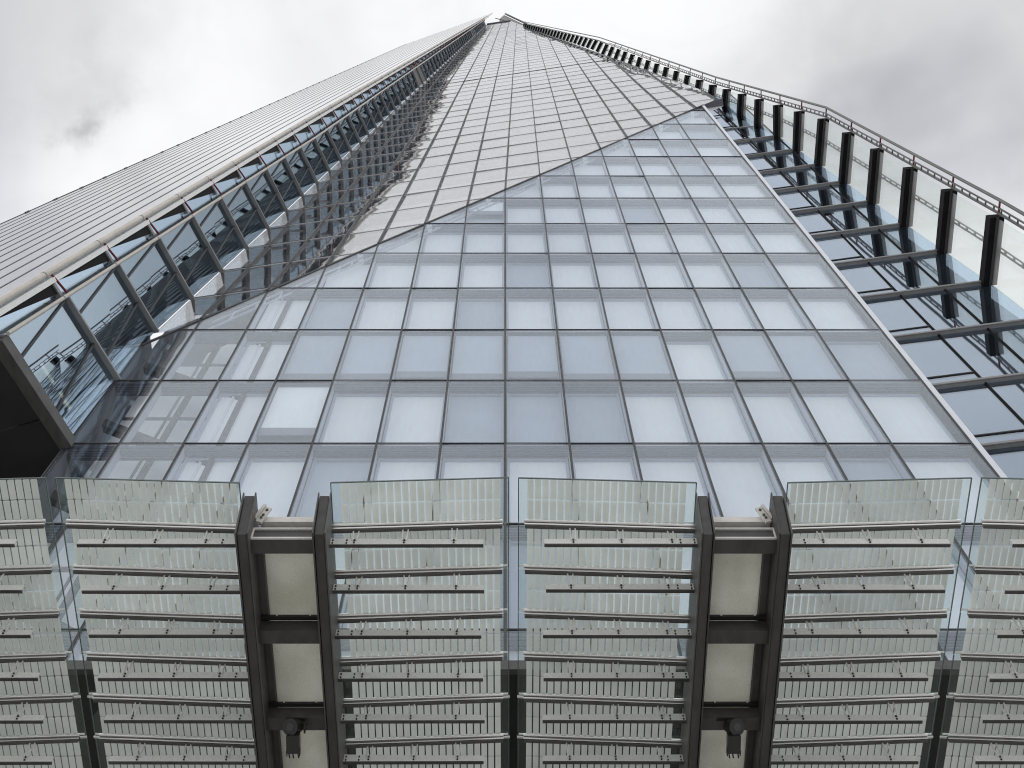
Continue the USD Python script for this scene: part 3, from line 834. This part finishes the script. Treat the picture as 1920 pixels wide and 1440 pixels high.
for sx_, sg in halves:
    X = lambda d: sx_ + sg * d
    wd = 2.355 if sx_ == SEAM else 2.47            # the outer bays are a little wider
    for j in range(len(ys) - 1):
        a, b = ys[j] + (0.006 if j else 0), ys[j + 1] - 0.006
        d0, d1 = 0.065, wd
        jz = rng.normal(0, 0.003, 4)
        pts = [cpt(X(d0), a, -rise(d0) + jz[0]), cpt(X(d1), a, -rise(d1) + jz[1]), cpt(X(d1), b, -rise(d1) + jz[2]), cpt(X(d0), b, -rise(d0) + jz[3])]
        m = prism(pts, CAN_N * 0.02)
        um = (d0 + 0.115)
        u0, u1 = (d0 - um) / 0.0985, (d1 - um) / 0.0985
        v0, v1 = (-0.07, 2.0) if j else (-0.17, 2.0)
        uv = np.array([(u0, v1), (u1, v1), (u1, v0), (u0, v0)] * 2)
        gp = part(canopy, 'glass_panel', m, 'fritted_glass' if sx_ == SEAM else 'fritted_glass_wide', uv=uv)
        edges = [bar(pts[0] + CAN_N * 0.01, pts[3] + CAN_N * 0.01, (1, 0, 0), (0, 0, 1), 0.012, 0.02)]
        if j == 0:
            edges += [bar(pts[0] + CAN_N * 0.01, pts[1] + CAN_N * 0.01, (0, 1, 0), (0, 0, 1), 0.012, 0.02), bar(pts[1] + CAN_N * 0.01, pts[2] + CAN_N * 0.01, (1, 0, 0), (0, 0, 1), 0.012, 0.02)]
        part(gp, 'polished_edge', join(edges), 'glass_edge', kind='stuff')
    for j, r in enumerate(ROW[:10]):
        y = r * H0
        da, db = 0.15, wd + 0.03
        pu = part(canopy, 'purlin', bar(cpt(X(da), y, 0.055 - rise(da)), cpt(X(db), y, 0.055 - rise(db)), (0, 1, 0), (0, 0, 1), 0.045, 0.075), 'mid_steel')
        part(pu, 'flange', bar(cpt(X(da - 0.01), y, 0.014 - rise(da)) - np.array([0, 0.045, 0]), cpt(X(db), y, 0.014 - rise(db)) - np.array([0, 0.045, 0]), (0, 1, 0), (0, 0, 1), 0.05, 0.022), 'pale_flange')
        part(pu, 'bead', tube([cpt(X(da - 0.01), y - 0.055, 0.024 - rise(da)), cpt(X(db), y - 0.055, 0.024 - rise(db))], 0.021, 10), 'polished_metal', smooth=40)
        part(pu, 'bead', tube([cpt(X(da - 0.01), y - 0.030, 0.060 - rise(da)), cpt(X(db), y - 0.030, 0.060 - rise(db))], 0.013, 8), 'polished_metal', smooth=40)
        if j:
            part(canopy, 'joint_strip', bar(cpt(X(0.075), y, -0.002 - rise(0.075)) - np.array([0, 0.05, 0]), cpt(X(db - 0.04), y, -0.002 - rise(db - 0.04)) - np.array([0, 0.05, 0]), (0, 1, 0), (0, 0, 1), 0.026, 0.012), 'joint_white')
        # lower bracket arm: upright plate on a small dark flange
        ea, eb = 0.40, wd + 0.03
        drop = 0.30 + rng.normal(0, 0.006)
        ea += rng.normal(0, 0.012)
        arm = part(canopy, 'bracket_arm', prism([cpt(X(ea), y, drop + 0.045), cpt(X(eb), y, drop + 0.05), cpt(X(eb), y, drop - 0.075), cpt(X(ea), y, drop - 0.055)], (0, 0.016, 0)), 'galvanised')
        part(arm, 'arm_flange', bar(cpt(X(ea), y, drop + 0.056) + np.array([0, 0.02, 0]), cpt(X(eb), y, drop + 0.062) + np.array([0, 0.02, 0]), (0, 1, 0), (0, 0, 1), 0.045, 0.018), 'dark_steel')
        bolts = []
        for d in np.array((0.77, 1.41, 2.03)) + rng.normal(0, 0.012, 3):
            for q in (-0.035, 0.035):
                top = cpt(X(d + q), y, 0.09 - rise(d))
                bot = cpt(X(d + q * 0.7), y - 0.01, drop - 0.02)
                part(arm, 'strut', tube([bot, top], 0.011, 6), 'galvanised')
            for zz_ in ((-0.03,), (0.02,)):
                p = cpt(X(d), y - 0.004, drop + zz_[0])
                bolts.append(box(p - 0.011, p + np.array([0.011, 0.006, 0.011])))
        for d in (wd - 0.21, wd - 0.03):
            for q in (-0.03, 0.03):
                p = cpt(X(d), y - 0.004, drop + q)
                bolts.append(box(p - 0.010, p + np.array([0.010, 0.006, 0.010])))
        part(arm, 'bolt', join(bolts), 'lamp_black', kind='stuff')

BD = 0.58                                          # depth of a beam
y_nose_b, y_nose_t, y_end = 9.18, 9.02, 20.5
for px in (SEAM - 2.93, SEAM + 2.93):
    for sg in (-1, 1):
        xb = px + sg * 0.4856
        hw = 0.078
        A = cpt(xb, y_nose_b, BD)
        B = cpt(xb, y_end, BD)
        T0 = cpt(xb, y_nose_t, -0.02)
        T1 = cpt(xb, y_end, -0.02)
        be = part(canopy, 'beam', prism([A - np.array([hw - 0.02, 0, 0]), B - np.array([hw - 0.02, 0, 0]), T1 - np.array([hw - 0.02, 0, 0]), T0 - np.array([hw - 0.02, 0, 0])], (2 * (hw - 0.02), 0, 0)), 'dark_steel')
        for s2 in (-1, 1):
            dx = np.array([s2 * hw - 0.009, 0, 0])
            fr = np.array([0, -0.035, 0])
            part(be, 'side_plate', prism([A + dx + fr + np.array([0, 0, -0.02]), B + dx + np.array([0, 0, -0.02]), T1 + dx, T0 + dx + fr + np.array([0, 0, 0.03])], (0.018, 0, 0)), 'dark_steel' if s2 * sg < 0 else 'mid_steel')
    xi0, xi1 = px - 0.4856 + 0.084, px + 0.4856 - 0.084
    cross = [9.31, 10.65, 12.02, 13.40]
    for i, y in enumerate(cross):
        dpb = 0.50
        cb = part(canopy, 'cross_beam', prism([cpt(xi0, y, dpb), cpt(xi1, y, dpb), cpt(xi1, y + 0.20, dpb), cpt(xi0, y + 0.20, dpb)], (0, 0, 0.20)), 'dark_steel')
        if 0 < i < 3:
            part(canopy, 'angle_cleat', bar(cpt(xi0, y - 0.05, 0.30), cpt(xi1, y - 0.05, 0.30), (0, 1, 0), (0, 0, 1), 0.06, 0.04), 'lamp_black')
            bo = []
            for x in (px - 0.19, px + 0.25):
                p = cpt(x, y - 0.085, 0.30)
                bo.append(box(p - 0.010, p + 0.010))
            part(canopy, 'cleat_bolt', join(bo), 'pale_flange')
    for i in range(3):
        y0, y1 = cross[i] + 0.08, cross[i + 1] + 0.06
        part(canopy, 'soffit_panel', prism([cpt(xi0 + 0.10, y0, 0.20), cpt(xi1 - 0.01, y0, 0.20), cpt(xi1 - 0.01, y1, 0.20), cpt(xi0 + 0.10, y1, 0.20)] if px < 0 else
                                           [cpt(xi0 + 0.01, y0, 0.20), cpt(xi1 - 0.10, y0, 0.20), cpt(xi1 - 0.10, y1, 0.20), cpt(xi0 + 0.01, y1, 0.20)], CAN_N * 0.03), 'soffit_beige')
        xs = xi0 + 0.05 if px < 0 else xi1 - 0.05
        part(canopy, 'panel_rail', bar(cpt(xs, y0, 0.22), cpt(xs, y1, 0.22), (1, 0, 0), (0, 0, 1), 0.09, 0.10), 'dark_steel')
    # open tray and pale roller cover at the front end
    fy = cross[0]
    tw = 0.018
    tr = part(canopy, 'front_tray', join([
        prism([cpt(xi0, fy - 0.03, 0.50), cpt(xi1, fy - 0.03, 0.50), cpt(xi1, fy - 0.003, 0.50), cpt(xi0, fy - 0.003, 0.50)], (0, 0, tw)),
        prism([cpt(xi0, fy - 0.03, 0.30), cpt(xi1, fy - 0.03, 0.30), cpt(xi1, fy - 0.003, 0.30), cpt(xi0, fy - 0.003, 0.30)], (0, 0, tw)),
        prism([cpt(xi0, fy - 0.03, 0.482), cpt(xi0 + tw, fy - 0.03, 0.482), cpt(xi0 + tw, fy - 0.003, 0.482), cpt(xi0, fy - 0.003, 0.482)], (0, 0, 0.18)),
        prism([cpt(xi1 - tw, fy - 0.03, 0.482), cpt(xi1, fy - 0.03, 0.482), cpt(xi1, fy - 0.003, 0.482), cpt(xi1 - tw, fy - 0.003, 0.482)], (0, 0, 0.18))]), 'galvanised')
    part(canopy, 'roller_cover', prism([cpt(xi0 + 0.06, fy - 0.02, 0.14), cpt(xi1 - 0.02, fy - 0.02, 0.14), cpt(xi1 - 0.02, fy + 0.16, 0.14), cpt(xi0 + 0.06, fy + 0.16, 0.14)], (0, 0, 0.11)), 'clamp_white')
    part(canopy, 'roller_shadow_plate', prism([cpt(xi0, fy + 0.05, 0.26), cpt(xi1, fy + 0.05, 0.26), cpt(xi1, fy + 0.07, 0.26), cpt(xi0, fy + 0.07, 0.26)], (0, 0, 0.10)), 'louvre_grey')
    sgn = 1 if px < 0 else -1
    xc = (xi0 + 0.05) if px < 0 else (xi1 - 0.05)
    p = cpt(xc, fy - 0.05, 0.20)
    dr = unit([sgn * 0.42, -0.25, 0.9])
    cl = part(canopy, 'clamp_bracket', bar(p, p + dr * 0.26, (1, 0, -0.4 * sgn), (0, 1, 0), 0.085, 0.03), 'clamp_white')
    q0 = p + np.array([-sgn * 0.055, -0.01, 0.05])
    part(cl, 'clamp_arm', bar(q0, q0 + dr * 0.25, (1, 0, -0.4 * sgn), (0, 1, 0), 0.04, 0.06), 'clamp_white')
    part(cl, 'clamp_bolt', join([box(p + dr * s + np.array([-0.016, -0.028, -0.016]), p + dr * s + np.array([0.016, -0.012, 0.016])) for s in (0.07, 0.12, 0.21)]), 'lamp_black')
    part(canopy, 'end_clip', box(cpt(xi1 - 0.05 if px < 0 else xi0, fy - 0.04, 0.24), cpt(xi1 if px < 0 else xi0 + 0.05, fy - 0.01, 0.10)), 'clamp_white')
# brackets where the seams meet the next glass row
for s in (SEAM - PAIR, SEAM, SEAM + PAIR):
    for r in ROW[4:10]:
        part(canopy, 'seam_clip', bar(cpt(s - 0.14, r * H0, 0.0 - 0.10), cpt(s - 0.05, r * H0, -0.11), (0, 1, 0), (0, 0, 1), 0.03, 0.02), 'galvanised')
        part(canopy, 'seam_clip', bar(cpt(s + 0.05, r * H0, -0.11), cpt(s + 0.14, r * H0, -0.10), (0, 1, 0), (0, 0, 1), 0.03, 0.02), 'galvanised')


# ------------------------------------------------------------------ spotlights below the canopy
def spotlight(px, sgn, label):
    y = 12.04
    b = cpt(px - 0.09 * sgn if False else px, y, 0.52)
    t = thing('spotlight', label, 'spotlight', b + LIFT, group='spotlights under the canopy')
    ax = unit([-0.30 * sgn, -0.62, -0.72])         # where it shines
    c0 = b + np.array([-0.05 * sgn, -0.02, -0.14])
    hd = part(t, 'housing', tube([c0 - ax * 0.13, c0 + ax * 0.05], 0.095, 20), 'lamp_black', smooth=40)
    part(hd, 'rim', tube([c0 + ax * 0.05, c0 + ax * 0.085], 0.112, 20), 'lamp_black', smooth=40)
    part(hd, 'lens', tube([c0 + ax * 0.085, c0 + ax * 0.09], 0.055, 18), 'lens_glass')
    part(t, 'yoke', join([bar(b + np.array([0.11, 0, 0.03]), b + np.array([0.11, 0.02, -0.2]), (1, 0, 0), (0, 1, 0), 0.02, 0.05), bar(b + np.array([-0.16, 0, 0.02]), b + np.array([0.12, 0, 0.02]), (0, 1, 0), (0, 0, 1), 0.05, 0.02)]), 'lamp_black')
    g = c0 + np.array([0.02 * sgn, 0.08, -0.16])
    gb = part(t, 'ballast_box', bar(g + np.array([0, -0.06, 0.05]), g + np.array([0.0, 0.16, -0.05]), (1, 0, 0), (0, 0.3, 1), 0.17, 0.13), 'lamp_black')
    part(gb, 'cable', join([tube([g + np.array([dx, 0.14, -0.04]), g + np.array([dx + 0.02, 0.24, -0.09])], 0.010, 6) for dx in (-0.07, -0.02, 0.05)]), 'lamp_black')
    part(gb, 'cooling_fin', join([bar(g + np.array([dx, 0.12, -0.05]), g + np.array([dx, 0.20, -0.06]), (1, 0, 0), (0, 0, 1), 0.012, 0.08) for dx in (-0.085, 0.085)]), 'lamp_black')


spotlight(SEAM - 2.93 + 0.03, 1, 'black round spotlight under the left pair of canopy beams')
spotlight(SEAM + 2.93 - 0.03, -1, 'black round spotlight under the right pair of canopy beams')

# ------------------------------------------------------------------ lit strip lamps behind the side glass
for d0, d1, lab in ((1.67, 1.07, 'upper of two yellow lit strip lamps behind the blue side glass at far left'), (0.85, 0.34, 'lower of two yellow lit strip lamps behind the blue side glass at far left')):
    z0 = 26.05
    a = corner(z0) + WD * d0 - WN * 0.30
    b = corner(z0) + WD * d1 - WN * 0.30
    t = thing('strip_lamp', lab, 'lamp', (a + b) / 2 + LIFT, group=None)
    part(t, 'tube', bar(a, b, WN, (0, 0, 1), 0.05, 0.04), 'lamp_warm')
    part(t, 'fitting', bar(a + np.array([0, 0, 0.04]), b + np.array([0, 0, 0.04]), WN, (0, 0, 1), 0.06, 0.03), 'mid_steel')
